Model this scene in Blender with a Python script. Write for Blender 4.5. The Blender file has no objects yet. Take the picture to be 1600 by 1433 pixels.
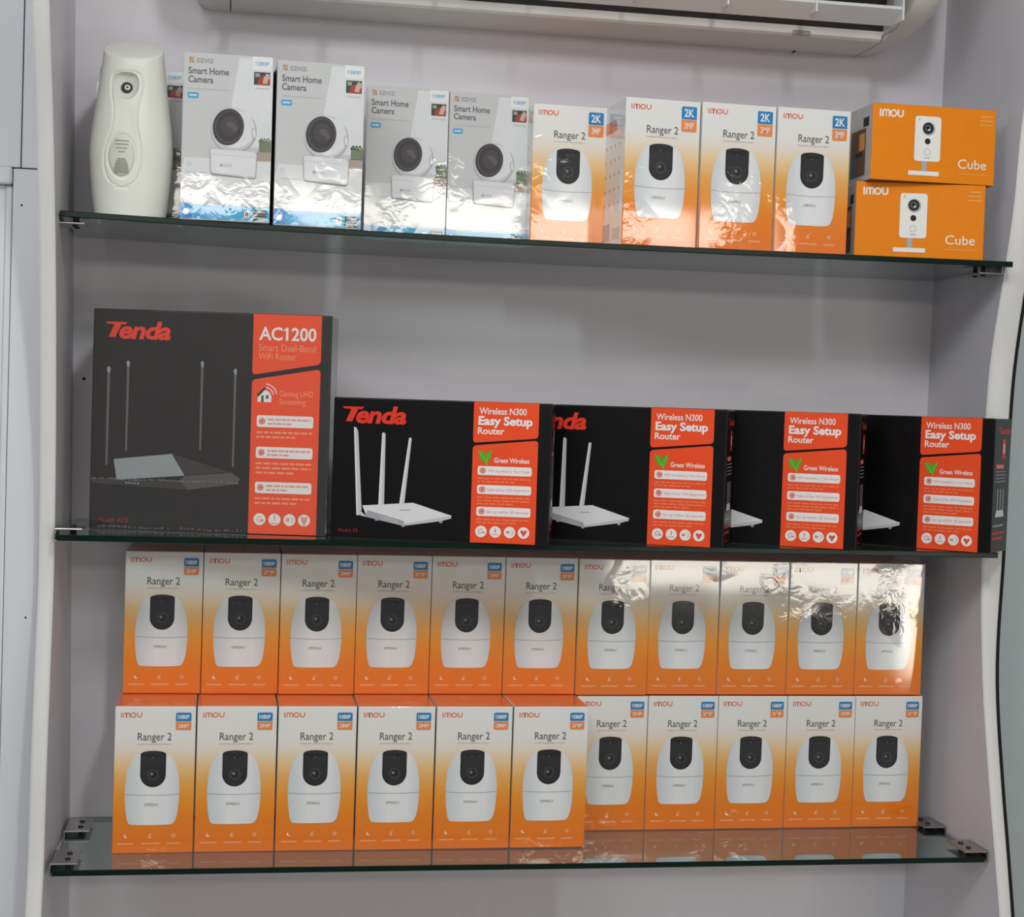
import bpy, bmesh, math, random
from mathutils import Vector, Matrix
random.seed(7)
SC = bpy.context.scene
COL = SC.collection

# ---------------------------------------------------------------- camera
cam_d = bpy.data.cameras.new('camera')
cam = bpy.data.objects.new('camera', cam_d)
COL.objects.link(cam)
cam_d.sensor_fit = 'HORIZONTAL'
cam_d.sensor_width = 36.0
cam_d.lens = 2561.6 / 1600 * 36.0
cam_d.clip_start = 0.05
CR = Vector((0.98482, -0.17040, 0.03254))
CDN = Vector((0.02653, -0.03733, -0.99895))
CF = CR.cross(CDN).normalized()
if CF.y < 0: CF = -CF
rot = Matrix((CR, -CDN, -CF)).transposed().to_4x4()
cam.matrix_world = Matrix.Translation((0.2035, -2.2796, 0.5790)) @ rot
SC.camera = cam

# ---------------------------------------------------------------- world, lights, exposure
SC.view_settings.view_transform = 'Standard'
SC.view_settings.look = 'None'
SC.view_settings.gamma = 1.0
SC.view_settings.use_curve_mapping = False
SC.view_settings.exposure = -0.14
wd = bpy.data.worlds.new('shop_light')
SC.world = wd
wd.use_nodes = True
wd.node_tree.nodes['Background'].inputs[0].default_value = (0.93, 0.95, 1.0, 1)
wd.node_tree.nodes['Background'].inputs[1].default_value = 0.26

def area(name, loc, target, sx, sy, power, color):
    d = bpy.data.lights.new(name, 'AREA')
    d.shape = 'RECTANGLE'; d.size = sx; d.size_y = sy; d.energy = power; d.color = color
    o = bpy.data.objects.new(name, d); COL.objects.link(o)
    o.location = loc
    o.rotation_euler = (Vector(target) - Vector(loc)).to_track_quat('-Z', 'Y').to_euler()
    return o
area('ceiling_tube_light', (0.62, -1.95, 1.86), (0.62, -0.1, 0.75), 0.14, 0.6, 20.0, (0.95, 0.97, 1.0))
area('ceiling_panel_light', (-0.35, -1.75, 1.87), (-0.05, -1.0, 0.0), 1.0, 0.8, 26.0, (0.95, 0.97, 1.0))
area('glare_strip_light', (0.9, -4.0, 1.25), (0.9, 0, 1.25), 2.9, 0.145, 13.5, (1.0, 0.93, 0.83))  # added strip behind the camera, shaped for glare on box feet and fill
area('low_glare_light', (2.25, -4.0, -0.03), (2.25, 0, -0.03), 1.2, 0.15, 6.0, (1.0, 0.93, 0.80))  # added low strip, makes the film glare across the upper tier
area('end_glare_light', (2.98, -4.0, -0.20), (2.98, 0, -0.20), 0.28, 0.46, 5.5, (1.0, 0.93, 0.80))  # added panel, puts film glare on the last upper-tier boxes

# ---------------------------------------------------------------- materials
def lin(c):
    return tuple((x / 255 / 12.92) if x / 255 <= 0.04045 else ((x / 255 + 0.055) / 1.055) ** 2.4 for x in c)
MATS = {}
def node_mat(name):
    m = bpy.data.materials.new(name); m.use_nodes = True
    return m, m.node_tree, m.node_tree.nodes['Principled BSDF']
def plain(name, c, rough=0.5, metal=0.0, spec=0.5, noise=0.03, scale=40.0, bump=0.0):
    """plain colour with a faint procedural mottling"""
    if name in MATS: return MATS[name]
    m, t, b = node_mat(name)
    n = t.nodes.new('ShaderNodeTexNoise'); n.inputs['Scale'].default_value = scale; n.inputs['Detail'].default_value = 4
    tc = t.nodes.new('ShaderNodeTexCoord'); t.links.new(tc.outputs['Object'], n.inputs['Vector'])
    mx = t.nodes.new('ShaderNodeMix'); mx.data_type = 'RGBA'
    l = lin(c)
    mx.inputs[6].default_value = tuple(x * (1 - noise) for x in l) + (1,)
    mx.inputs[7].default_value = tuple(min(1, x * (1 + noise)) for x in l) + (1,)
    t.links.new(n.outputs['Fac'], mx.inputs[0]); t.links.new(mx.outputs[2], b.inputs['Base Color'])
    b.inputs['Roughness'].default_value = rough; b.inputs['Metallic'].default_value = metal
    b.inputs['Specular IOR Level'].default_value = spec
    if bump:
        bp = t.nodes.new('ShaderNodeBump'); bp.inputs['Strength'].default_value = bump; bp.inputs['Distance'].default_value = 0.001
        t.links.new(n.outputs['Fac'], bp.inputs['Height']); t.links.new(bp.outputs['Normal'], b.inputs['Normal'])
    MATS[name] = m
    return m

def film_group():
    """crinkled clear shrink film: a normal for the coat layer (positions in the room, so every box creases differently)"""
    g = bpy.data.node_groups.new('shrink_film', 'ShaderNodeTree')
    g.interface.new_socket('Normal', in_out='OUTPUT', socket_type='NodeSocketVector')
    N = g.nodes; L = g.links
    out = N.new('NodeGroupOutput'); geo = N.new('ShaderNodeNewGeometry')
    big = N.new('ShaderNodeTexNoise'); big.inputs['Scale'].default_value = 9.0; big.inputs['Detail'].default_value = 1.0
    L.new(geo.outputs['Position'], big.inputs['Vector'])
    fine = N.new('ShaderNodeTexNoise'); fine.inputs['Scale'].default_value = 42.0; fine.inputs['Detail'].default_value = 3.0
    fine.inputs['Distortion'].default_value = 0.8
    L.new(geo.outputs['Position'], fine.inputs['Vector'])
    msk = N.new('ShaderNodeTexNoise'); msk.inputs['Scale'].default_value = 11.0; msk.inputs['Detail'].default_value = 1.0
    off = N.new('ShaderNodeVectorMath'); off.inputs[1].default_value = (3.1, 7.7, 1.3)
    L.new(geo.outputs['Position'], off.inputs[0]); L.new(off.outputs[0], msk.inputs['Vector'])
    mr = N.new('ShaderNodeMapRange'); mr.inputs[1].default_value = 0.47; mr.inputs[2].default_value = 0.66
    L.new(msk.outputs['Fac'], mr.inputs[0])
    mul = N.new('ShaderNodeMath'); mul.operation = 'MULTIPLY'
    L.new(fine.outputs['Fac'], mul.inputs[0]); L.new(mr.outputs[0], mul.inputs[1])
    m2 = N.new('ShaderNodeMath'); m2.operation = 'MULTIPLY'; m2.inputs[1].default_value = 0.16
    L.new(mul.outputs[0], m2.inputs[0])
    m3 = N.new('ShaderNodeMath'); m3.operation = 'MULTIPLY_ADD'; m3.inputs[1].default_value = 0.10
    L.new(big.outputs['Fac'], m3.inputs[0]); L.new(m2.outputs[0], m3.inputs[2])
    bp = N.new('ShaderNodeBump'); bp.inputs['Strength'].default_value = 1.0; bp.inputs['Distance'].default_value = 0.0035
    L.new(m3.outputs[0], bp.inputs['Height']); L.new(bp.outputs['Normal'], out.inputs[0])
    return g
FILM = film_group()
def coat(t, b, weight=1.0, rough=0.06):
    g = t.nodes.new('ShaderNodeGroup'); g.node_tree = FILM
    b.inputs['Coat Weight'].default_value = weight; b.inputs['Coat Roughness'].default_value = rough
    b.inputs['Coat IOR'].default_value = 1.68
    t.links.new(g.outputs[0], b.inputs['Coat Normal'])
def ink(c, name=None, rough=0.55, wrapped=True):
    """printed card of one colour under clear film"""
    key = name or 'print_%02x%02x%02x' % tuple(c)
    if key in MATS: return MATS[key]
    m, t, b = node_mat(key)
    n = t.nodes.new('ShaderNodeTexNoise'); n.inputs['Scale'].default_value = 60; n.inputs['Detail'].default_value = 2
    tc = t.nodes.new('ShaderNodeTexCoord'); t.links.new(tc.outputs['Object'], n.inputs['Vector'])
    mx = t.nodes.new('ShaderNodeMix'); mx.data_type = 'RGBA'
    l = lin(c)
    mx.inputs[6].default_value = tuple(x * 0.97 for x in l) + (1,); mx.inputs[7].default_value = tuple(min(1, x * 1.03) for x in l) + (1,)
    t.links.new(n.outputs['Fac'], mx.inputs[0]); t.links.new(mx.outputs[2], b.inputs['Base Color'])
    b.inputs['Roughness'].default_value = rough; b.inputs['Specular IOR Level'].default_value = 0.25
    if wrapped: coat(t, b)
    MATS[key] = m
    return m
def ramp_ink(name, axis, size, stops, offset=0.0, rough=0.55):
    """a printed colour blend along one axis of the box"""
    m, t, b = node_mat(name)
    tc = t.nodes.new('ShaderNodeTexCoord'); sp = t.nodes.new('ShaderNodeSeparateXYZ')
    t.links.new(tc.outputs['Object'], sp.inputs[0])
    ma = t.nodes.new('ShaderNodeMath'); ma.operation = 'MULTIPLY_ADD'; ma.inputs[1].default_value = 1.0 / size; ma.inputs[2].default_value = offset
    t.links.new(sp.outputs[axis], ma.inputs[0])
    cr = t.nodes.new('ShaderNodeValToRGB'); e = cr.color_ramp.elements
    while len(e) > 1: e.remove(e[-1])
    e[0].position = stops[0][0]; e[0].color = lin(stops[0][1]) + (1,)
    for p, c in stops[1:]:
        k = e.new(p); k.color = lin(c) + (1,)
    t.links.new(ma.outputs[0], cr.inputs[0]); t.links.new(cr.outputs[0], b.inputs['Base Color'])
    b.inputs['Roughness'].default_value = rough; b.inputs['Specular IOR Level'].default_value = 0.25
    coat(t, b)
    MATS[name] = m
    return m

def laminate(name, c, rough=0.38):
    """white laminate board with a faint vertical grain"""
    m, t, b = node_mat(name)
    tc = t.nodes.new('ShaderNodeTexCoord'); mp = t.nodes.new('ShaderNodeMapping')
    mp.inputs['Scale'].default_value = (160, 160, 9)
    t.links.new(tc.outputs['Object'], mp.inputs[0])
    n = t.nodes.new('ShaderNodeTexNoise'); n.inputs['Scale'].default_value = 1.0; n.inputs['Detail'].default_value = 5
    t.links.new(mp.outputs[0], n.inputs['Vector'])
    mx = t.nodes.new('ShaderNodeMix'); mx.data_type = 'RGBA'; l = lin(c)
    mx.inputs[6].default_value = tuple(x * 0.965 for x in l) + (1,); mx.inputs[7].default_value = tuple(min(1, x * 1.025) for x in l) + (1,)
    t.links.new(n.outputs['Fac'], mx.inputs[0]); t.links.new(mx.outputs[2], b.inputs['Base Color'])
    b.inputs['Roughness'].default_value = rough
    bp = t.nodes.new('ShaderNodeBump'); bp.inputs['Strength'].default_value = 0.15; bp.inputs['Distance'].default_value = 0.0004
    t.links.new(n.outputs['Fac'], bp.inputs['Height']); t.links.new(bp.outputs['Normal'], b.inputs['Normal'])
    MATS[name] = m
    return m

def glass_sheet():
    m = bpy.data.materials.new('shelf_glass'); m.use_nodes = True
    t = m.node_tree; t.nodes.remove(t.nodes['Principled BSDF'])
    out = t.nodes['Material Output']
    fr = t.nodes.new('ShaderNodeFresnel'); fr.inputs['IOR'].default_value = 1.52
    tr = t.nodes.new('ShaderNodeBsdfTransparent'); lw = t.nodes.new('ShaderNodeLayerWeight'); lw.inputs[0].default_value = 0.5
    tm = t.nodes.new('ShaderNodeMix'); tm.data_type = 'RGBA'; tm.inputs[6].default_value = (0.92, 0.955, 0.945, 1); tm.inputs[7].default_value = (0.50, 0.58, 0.56, 1)
    t.links.new(lw.outputs['Facing'], tm.inputs[0]); t.links.new(tm.outputs[2], tr.inputs[0])
    gl = t.nodes.new('ShaderNodeBsdfGlossy'); gl.inputs['Roughness'].default_value = 0.02; gl.inputs[0].default_value = (0.9, 0.95, 0.95, 1)
    n = t.nodes.new('ShaderNodeTexNoise'); n.inputs['Scale'].default_value = 300
    df = t.nodes.new('ShaderNodeBsdfDiffuse'); df.inputs[0].default_value = (0.5, 0.52, 0.52, 1)
    dm = t.nodes.new('ShaderNodeMapRange'); dm.inputs[3].default_value = 0.02; dm.inputs[4].default_value = 0.045   # thin dust
    t.links.new(n.outputs['Fac'], dm.inputs[0])
    m0 = t.nodes.new('ShaderNodeMixShader'); t.links.new(dm.outputs[0], m0.inputs[0]); t.links.new(tr.outputs[0], m0.inputs[1]); t.links.new(df.outputs[0], m0.inputs[2])
    ge = t.nodes.new('ShaderNodeNewGeometry'); iv = t.nodes.new('ShaderNodeMath'); iv.operation = 'SUBTRACT'; iv.inputs[0].default_value = 1.0
    t.links.new(ge.outputs['Backfacing'], iv.inputs[1]); fm = t.nodes.new('ShaderNodeMath'); fm.operation = 'MULTIPLY'   # outer surface reflects
    r2 = t.nodes.new('ShaderNodeMath'); r2.operation = 'MULTIPLY'; r2.inputs[1].default_value = 2.0; t.links.new(fr.outputs[0], r2.inputs[0])
    r1 = t.nodes.new('ShaderNodeMath'); r1.operation = 'ADD'; r1.inputs[1].default_value = 1.0; t.links.new(fr.outputs[0], r1.inputs[0])
    rt = t.nodes.new('ShaderNodeMath'); rt.operation = 'DIVIDE'; t.links.new(r2.outputs[0], rt.inputs[0]); t.links.new(r1.outputs[0], rt.inputs[1])
    t.links.new(rt.outputs[0], fm.inputs[0]); t.links.new(iv.outputs[0], fm.inputs[1])
    mx = t.nodes.new('ShaderNodeMixShader'); t.links.new(fm.outputs[0], mx.inputs[0]); t.links.new(m0.outputs[0], mx.inputs[1]); t.links.new(gl.outputs[0], mx.inputs[2])
    t.links.new(mx.outputs[0], out.inputs[0])
    return m

M_BACK = laminate('back_laminate', (222, 218, 223))
M_SIDE = laminate('side_laminate', (214, 211, 216), 0.42)
M_EDGE = plain('white_edge_band', (232, 232, 230), 0.3)
M_CLAD = plain('white_gloss_board', (226, 229, 232), 0.22, noise=0.02, scale=6)
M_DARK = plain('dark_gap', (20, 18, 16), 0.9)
M_GREY = plain('grey_green_wall', (186, 196, 197), 0.7, noise=0.05, scale=120)
M_FLOOR = plain('shop_floor', (205, 200, 192), 0.4, noise=0.12, scale=12)
M_CEIL = plain('shop_ceiling', (225, 225, 222), 0.8)
M_GLASS = glass_sheet()
M_GEDGE = plain('glass_edge_green', (8, 34, 27), 0.2, noise=0.35, scale=30, spec=0.2)
M_CHROME = plain('brushed_metal', (178, 176, 172), 0.28, metal=1.0, noise=0.08, scale=200)
M_SCREW = plain('dark_screw', (40, 38, 36), 0.4, metal=0.8)

# ---------------------------------------------------------------- mesh helpers
class MB:
    """collects vertices, faces and materials of ONE mesh"""
    def __init__(s): s.v = []; s.f = []; s.m = []; s.mats = []; s.sm = []
    def mi(s, m):
        if m not in s.mats: s.mats.append(m)
        return s.mats.index(m)
    def face(s, pts, m, smooth=False):
        k = len(s.v); s.v += [tuple(p) for p in pts]; s.f.append(tuple(range(k, k + len(pts)))); s.m.append(s.mi(m)); s.sm.append(smooth)
    def add(s, vs, fs, m, smooth=False):
        k = len(s.v); s.v += [tuple(p) for p in vs]; i = s.mi(m)
        for f in fs: s.f.append(tuple(a + k for a in f)); s.m.append(i); s.sm.append(smooth)
    def bm(s, b, m, smooth=False):
        b.verts.index_update()
        s.add([v.co for v in b.verts], [[v.index for v in f.verts] for f in b.faces], m, smooth); b.free()
    def box(s, x0, x1, y0, y1, z0, z1, m, bev=0.0, seg=2):
        b = bmesh.new(); bmesh.ops.create_cube(b, size=1)
        for v in b.verts: v.co = Vector((x0 + (v.co.x + .5) * (x1 - x0), y0 + (v.co.y + .5) * (y1 - y0), z0 + (v.co.z + .5) * (z1 - z0)))
        if bev: bmesh.ops.bevel(b, geom=b.edges[:], offset=bev, segments=seg, affect='EDGES', profile=0.5)
        s.bm(b, m)
    def grid(s, rows, m, smooth=True, close=False):
        n = len(rows[0]); vs = [p for r in rows for p in r]; fs = []
        for i in range(len(rows) - 1):
            for j in range(n if close else n - 1):
                a = i * n + j; b = i * n + (j + 1) % n
                fs.append((a, b, b + n, a + n))
        s.add(vs, fs, m, smooth)
    def cyl(s, c, axis, r, h, m, n=20, r2=None):
        r2 = r if r2 is None else r2
        ax = Vector(axis).normalized(); u = ax.orthogonal().normalized(); w = ax.cross(u)
        c = Vector(c); lo = []; hi = []
        for i in range(n):
            a = 2 * math.pi * i / n; d = u * math.cos(a) + w * math.sin(a)
            lo.append(c + d * r); hi.append(c + ax * h + d * r2)
        s.grid([lo, hi], m, True, True); s.face(list(reversed(lo)), m); s.face(hi, m)
    def build(s, name, parent=None):
        me = s.mesh(name); return link(name, me, parent)
    def mesh(s, name):
        me = bpy.data.meshes.new(name); me.from_pydata(s.v, [], s.f)
        for m in s.mats: me.materials.append(m)
        me.polygons.foreach_set('material_index', s.m); me.polygons.foreach_set('use_smooth', s.sm)
        me.update(); return me
def link(name, me, parent=None):
    o = bpy.data.objects.new(name, me); COL.objects.link(o)
    if parent: o.parent = parent
    return o
def tag(o, label=None, cat=None, group=None, kind=None):
    if label: o['label'] = label
    if cat: o['category'] = cat
    if group: o['group'] = group
    if kind: o['kind'] = kind
    return o
def structure(mb, name):
    return tag(mb.build(name), kind='structure')
def empty(name, loc=(0, 0, 0), rz=0.0):
    o = bpy.data.objects.new(name, None); COL.objects.link(o)
    o.location = loc; o.rotation_euler = (0, 0, rz); o.empty_display_size = 0.02
    return o
def copy_thing(root, loc, rz):
    r = root.copy(); COL.objects.link(r); r.location = loc; r.rotation_euler = (0, 0, rz)
    for ch in list(root.children):
        c = ch.copy(); COL.objects.link(c); c.parent = r
        for g in list(ch.children):
            d = g.copy(); COL.objects.link(d); d.parent = c
    return r

_TXT = {}
def text_mesh(s, bold=0.0, shear=0.0, spacing=1.0):
    key = (s, bold, shear, spacing)
    if key in _TXT: return _TXT[key]
    cu = bpy.data.curves.new('lettering', 'FONT'); cu.body = s; cu.size = 1.0; cu.offset = bold; cu.shear = shear
    cu.resolution_u = 3; cu.fill_mode = 'BOTH'; cu.space_character = spacing
    ob = bpy.data.objects.new('lettering', cu); COL.objects.link(ob)
    dg = bpy.context.evaluated_depsgraph_get()
    me = bpy.data.meshes.new_from_object(ob.evaluated_get(dg))
    vs = [(v.co.x, v.co.y) for v in me.vertices]; fs = [tuple(p.vertices) for p in me.polygons]
    bpy.data.objects.remove(ob); bpy.data.curves.remove(cu); bpy.data.meshes.remove(me)
    _TXT[key] = (vs, fs)
    return _TXT[key]
CAP = max(v[1] for v in text_mesh('H')[0])

class Art:
    """prints flat ink shapes on one face of a carton; u, v run 0..1 over the face, each layer lies a hair further out"""
    EPS = 0.00016
    def __init__(s, mb, O, U, V, N):
        s.mb = mb; s.O = Vector(O); s.U = Vector(U); s.V = Vector(V); s.N = Vector(N).normalized()
        s.asp = s.U.length / s.V.length
    def p(s, u, v, k): return s.O + s.U * u + s.V * v + s.N * (k * s.EPS)
    def poly(s, pts, m, k=1):
        a = sum(pts[i][0] * pts[(i + 1) % len(pts)][1] - pts[(i + 1) % len(pts)][0] * pts[i][1] for i in range(len(pts)))
        if a < 0: pts = pts[::-1]
        s.mb.face([s.p(u, v, k) for u, v in pts], m)
    def rect(s, u0, v0, u1, v1, m, k=1): s.poly([(u0, v0), (u1, v0), (u1, v1), (u0, v1)], m, k)
    def rpoly(s, pts, r, m, k=1):
        """polygon with rounded corners; r = radius in u units, one value or one per corner"""
        n = len(pts); out = []
        q = [Vector((a, b / s.asp)) for a, b in pts]
        for i in range(n):
            rr = r[i] if isinstance(r, (list, tuple)) else r
            a, b, c = q[i - 1], q[i], q[(i + 1) % n]
            if rr <= 0: out.append(b); continue
            d1 = (a - b); d2 = (c - b); rr = min(rr, d1.length * .49, d2.length * .49)
            p1 = b + d1.normalized() * rr; p2 = b + d2.normalized() * rr
            for j in range(6):
                t = j / 5; out.append(p1 * (1 - t) ** 2 + b * 2 * t * (1 - t) + p2 * t * t)
        s.poly([(w.x, w.y * s.asp) for w in out], m, k)
    def rrect(s, u0, v0, u1, v1, r, m, k=1): s.rpoly([(u0, v0), (u1, v0), (u1, v1), (u0, v1)], r, m, k)
    def ell(s, u, v, ru, rv, m, k=1, n=28, tilt=0.0):
        pts = []
        for i in range(n):
            a = 2 * math.pi * i / n; x = ru * math.cos(a); y = rv * math.sin(a)
            pts.append((u + x * math.cos(tilt) - y * math.sin(tilt), v + (x * math.sin(tilt) + y * math.cos(tilt)) * s.asp))
        s.poly(pts, m, k)
    def disc(s, u, v, ru, m, k=1, n=24): s.ell(u, v, ru, ru, m, k, n)
    def ring(s, u, v, r0, r1, m, k=1, a0=0.0, a1=2 * math.pi, n=28):
        for i in range(n):
            q = []
            for r, i2 in ((r0, i), (r1, i), (r1, i + 1), (r0, i + 1)):
                a = a0 + (a1 - a0) * i2 / n; q.append((u + r * math.cos(a), v + r * math.sin(a) * s.asp))
            s.poly(q, m, k)
    def stroke(s, pts, w, m, k=1):
        """a line of width w (u units) through the points, as one ribbon"""
        q = [Vector((a, b / s.asp)) for a, b in pts]; L = []; R = []
        for i, c in enumerate(q):
            d = (q[min(i + 1, len(q) - 1)] - q[max(i - 1, 0)]).normalized(); nn = Vector((-d.y, d.x)) * (w / 2)
            L.append(c + nn); R.append(c - nn)
        for i in range(len(q) - 1):
            s.poly([(a.x, a.y * s.asp) for a in (L[i], L[i + 1], R[i + 1], R[i])], m, k)
    def text(s, body, u0, u1, v0, v1, m, k=2, bold=0.0, shear=0.0, spacing=1.0):
        """text between u0 and u1, baseline v0, capital height up to v1"""
        vs, fs = text_mesh(body, bold, shear, spacing)
        x0 = min(v[0] for v in vs); x1 = max(v[0] for v in vs)
        sx = (u1 - u0) / (x1 - x0); sy = (v1 - v0) / CAP
        if '1' in body:      # give the figure one its flag
            vs = list(vs); fs = list(fs); st = .075 + 2 * bold
            for i, ch in enumerate(body):
                if ch != '1': continue
                pre = text_mesh(body[:i + 1], bold, shear, spacing)[0]; xr = max(v[0] for v in pre); n0 = len(vs)
                vs += [(xr - st, CAP + bold), (xr - st, CAP * .84), (xr - st - .15, CAP * .70), (xr - st - .15, CAP * .84)]; fs.append((n0, n0 + 3, n0 + 2, n0 + 1))
        P = [s.p(u0 + (x - x0) * sx, v0 + y * sy, k) for x, y in vs]
        a, b, c = (P[i] for i in fs[0][:3])
        if (b - a).cross(c - a).dot(s.N) < 0: fs = [f[::-1] for f in fs]
        s.mb.add(P, fs, m)
    def dashes(s, u0, u1, v, h, m, k=2, seed=0, fill=1.0):
        """a line of print too small to read: word-length strokes"""
        r = random.Random(seed); u = u0
        while u < u0 + (u1 - u0) * fill:
            w = r.uniform(.035, .1) * (u1 - u0) * 1.6; e = min(u + w, u1)
            s.rect(u, v - h / 2, e, v + h / 2, m, k); u = e + (u1 - u0) * .022
    def imou(s, u0, u1, v0, v1, m, k=2, w=None):
        """the four-letter rounded wordmark"""
        W = u1 - u0; w = w or W * .05; h = v1 - v0; y0 = v0; y1 = v1; hw = w / 2; hv = hw * s.asp
        X = lambda a: u0 + W * a
        def arc(cx, cy, rx, ry, a0, a1, n=9): return [(cx + rx * math.cos(a0 + (a1 - a0) * i / n), cy + ry * math.sin(a0 + (a1 - a0) * i / n)) for i in range(n + 1)]
        pi = math.pi
        s.stroke([(X(.03), y0), (X(.03), y1)], w, m, k)
        def hump(a, b):
            cx = X((a + b) / 2); rx = W * (b - a) / 2; ry = min(rx * s.asp, h * .6)
            s.stroke([(X(a), y0)] + arc(cx, y1 - hv - ry, rx, ry, pi, 0) + [(X(b), y0)], w, m, k)
        hump(.13, .27); hump(.27, .41)
        s.ring2(X(.585), (y0 + y1) / 2, W * .115 - hw, W * .115 + hw, (h / 2 - hv), m, k, hw)
        cx = X(.88); rx = W * .10; ry = min(rx * s.asp, h * .7)
        s.stroke([(X(.78), y1)] + arc(cx, y0 + hv + ry, rx, ry, pi, 2 * pi) + [(X(.98), y1)], w, m, k)
    def ring2(s, u, v, r0, r1, rv, m, k, hw, n=26):
        hv = hw * s.asp
        for i in range(n):
            q = []
            for o, i2 in ((-1, i), (1, i), (1, i + 1), (-1, i + 1)):
                a = 2 * math.pi * i2 / n; q.append((u + ((r0 + r1) / 2 + o * hw) * math.cos(a), v + (rv + o * hv) * math.sin(a)))
            s.poly(q, m, k)

def front_art(mb, W, D, H): return Art(mb, (-W / 2, -D / 2, 0), (W, 0, 0), (0, 0, H), (0, -1, 0))
def right_art(mb, W, D, H): return Art(mb, (W / 2, -D / 2, 0), (0, D, 0), (0, 0, H), (1, 0, 0))
def left_art(mb, W, D, H): return Art(mb, (-W / 2, D / 2, 0), (0, -D, 0), (0, 0, H), (-1, 0, 0))
def carton_body(mb, W, D, H, mf, mside, mtop, bev=0.0012):
    """closed card box with slightly rounded folds and a different print per face"""
    b = bmesh.new(); bmesh.ops.create_cube(b, size=1)
    for v in b.verts: v.co = Vector((v.co.x * W, v.co.y * D, (v.co.z + .5) * H))
    bmesh.ops.bevel(b, geom=b.edges[:], offset=bev, segments=2, affect='EDGES', profile=0.5)
    b.normal_update(); b.verts.index_update()
    for f in b.faces:
        n = f.normal
        m = mtop if abs(n.z) > .8 else (mf if n.y < -.35 else mside)
        mb.face([v.co for v in f.verts], m)
    b.free()

# ---------------------------------------------------------------- setting
Z_LO, Z_HI = -1.0, 1.9
def cr(pts, z):
    """smooth interpolation through (z, value) points"""
    if z <= pts[0][0]: return pts[0][1]
    if z >= pts[-1][0]: return pts[-1][1]
    for i in range(len(pts) - 1):
        if z <= pts[i + 1][0]:
            p0 = pts[max(i - 1, 0)]; p1 = pts[i]; p2 = pts[i + 1]; p3 = pts[min(i + 2, len(pts) - 1)]
            t = (z - p1[0]) / (p2[0] - p1[0]); h = p2[0] - p1[0]
            m1 = (p2[1] - p0[1]) / (p2[0] - p0[0]) * h; m2 = (p3[1] - p1[1]) / (p3[0] - p1[0]) * h
            return (2*t**3-3*t*t+1)*p1[1] + (t**3-2*t*t+t)*m1 + (-2*t**3+3*t*t)*p2[1] + (t**3-t*t)*m2
L_FRONT = [(-1.0, -.40), (-.3, -.335), (-.0485, -.279), (.007, -.264), (.117, -.257), (.25, -.238), (.35, -.225), (.51, -.237), (.707, -.281), (.88, -.349), (1.004, -.418), (1.2, -.50), (1.9, -.52)]
R_FRONT = [(-1.0, -.40), (-.3, -.345), (-.07, -.292), (0, -.273), (.087, -.249), (.231, -.215), (.4, -.197), (.63, -.195), (.79, -.232), (.868, -.249), (.97, -.261), (1.2, -.31), (1.9, -.33)]
R_OUT = [(-1.0, 1.238), (-.07, 1.2365), (.0, 1.237), (.231, 1.239), (.4, 1.250), (.63, 1.254), (.8, 1.252), (1.9, 1.25)]
def xl_back(z): return -.0112 + .0163 * (1.085 - max(-.4, min(1.2, z)))
def xr_back(z): return 1.2155 + .0075 * max(-.3, min(1.2, z))
W_NICHE = 1.2198
def side_panel(front, back_x, front_x, outer_x, name, sgn):
    mb = MB(); zs = [Z_LO + (Z_HI - Z_LO) * i / 116 for i in range(117)]
    rin = []; rfront = []; rout = []
    for z in zs:
        y = cr(front, z); xb = back_x(z); xf = front_x; xo = outer_x(z); bev = .0025
        rin.append([(xb, .0, z), (xf, y + bev, z)])
        rfront.append([(xf, y + bev, z), (xf + sgn * bev * .6, y + bev * .3, z), (xf + sgn * bev * 1.6, y, z), (xo - sgn * bev * 1.6, y, z), (xo - sgn * bev * .6, y + bev * .3, z), (xo, y + bev, z)])
        rout.append([(xo, y + bev, z), (xo, .0, z)])
    fl = (lambda R: R) if sgn < 0 else (lambda R: [r[::-1] for r in R])
    mb.grid(fl(rin), M_SIDE, True); mb.grid(fl(rfront), M_EDGE, True); mb.grid(fl(rout), M_SIDE, True)
    structure(mb, name)
side_panel(L_FRONT, xl_back, 0.0, lambda z: -.0188, 'wall_left', -1)
side_panel(R_FRONT, xr_back, W_NICHE, lambda z: cr(R_OUT, z), 'wall_right', 1)
# black strip standing in for shade along the outer edge of the right-hand panel
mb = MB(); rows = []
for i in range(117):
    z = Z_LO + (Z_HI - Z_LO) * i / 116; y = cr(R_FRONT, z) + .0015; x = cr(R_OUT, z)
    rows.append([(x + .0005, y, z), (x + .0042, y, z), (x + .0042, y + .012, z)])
mb.grid([r[::-1] for r in rows], M_DARK, False); structure(mb, 'shadow_strip')

mb = MB(); mb.box(-1.2, 2.6, .0, .06, Z_LO, Z_HI, M_BACK)
mb.cyl((.0111, .0002, .5964), (0, -1, 0), .0022, .0006, M_DARK, 12)
structure(mb, 'wall_back')
mb = MB(); mb.box(-1.2, 2.6, -5.2, .06, Z_LO - .05, Z_LO, M_FLOOR); structure(mb, 'floor')
mb = MB(); mb.box(-1.2, 2.6, -5.2, .06, Z_HI, Z_HI + .05, M_CEIL); structure(mb, 'ceiling')
mb = MB(); mb.box(1.262, 2.6, -.10, -.04, Z_LO, Z_HI, M_GREY); structure(mb, 'wall_outer_right')
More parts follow.
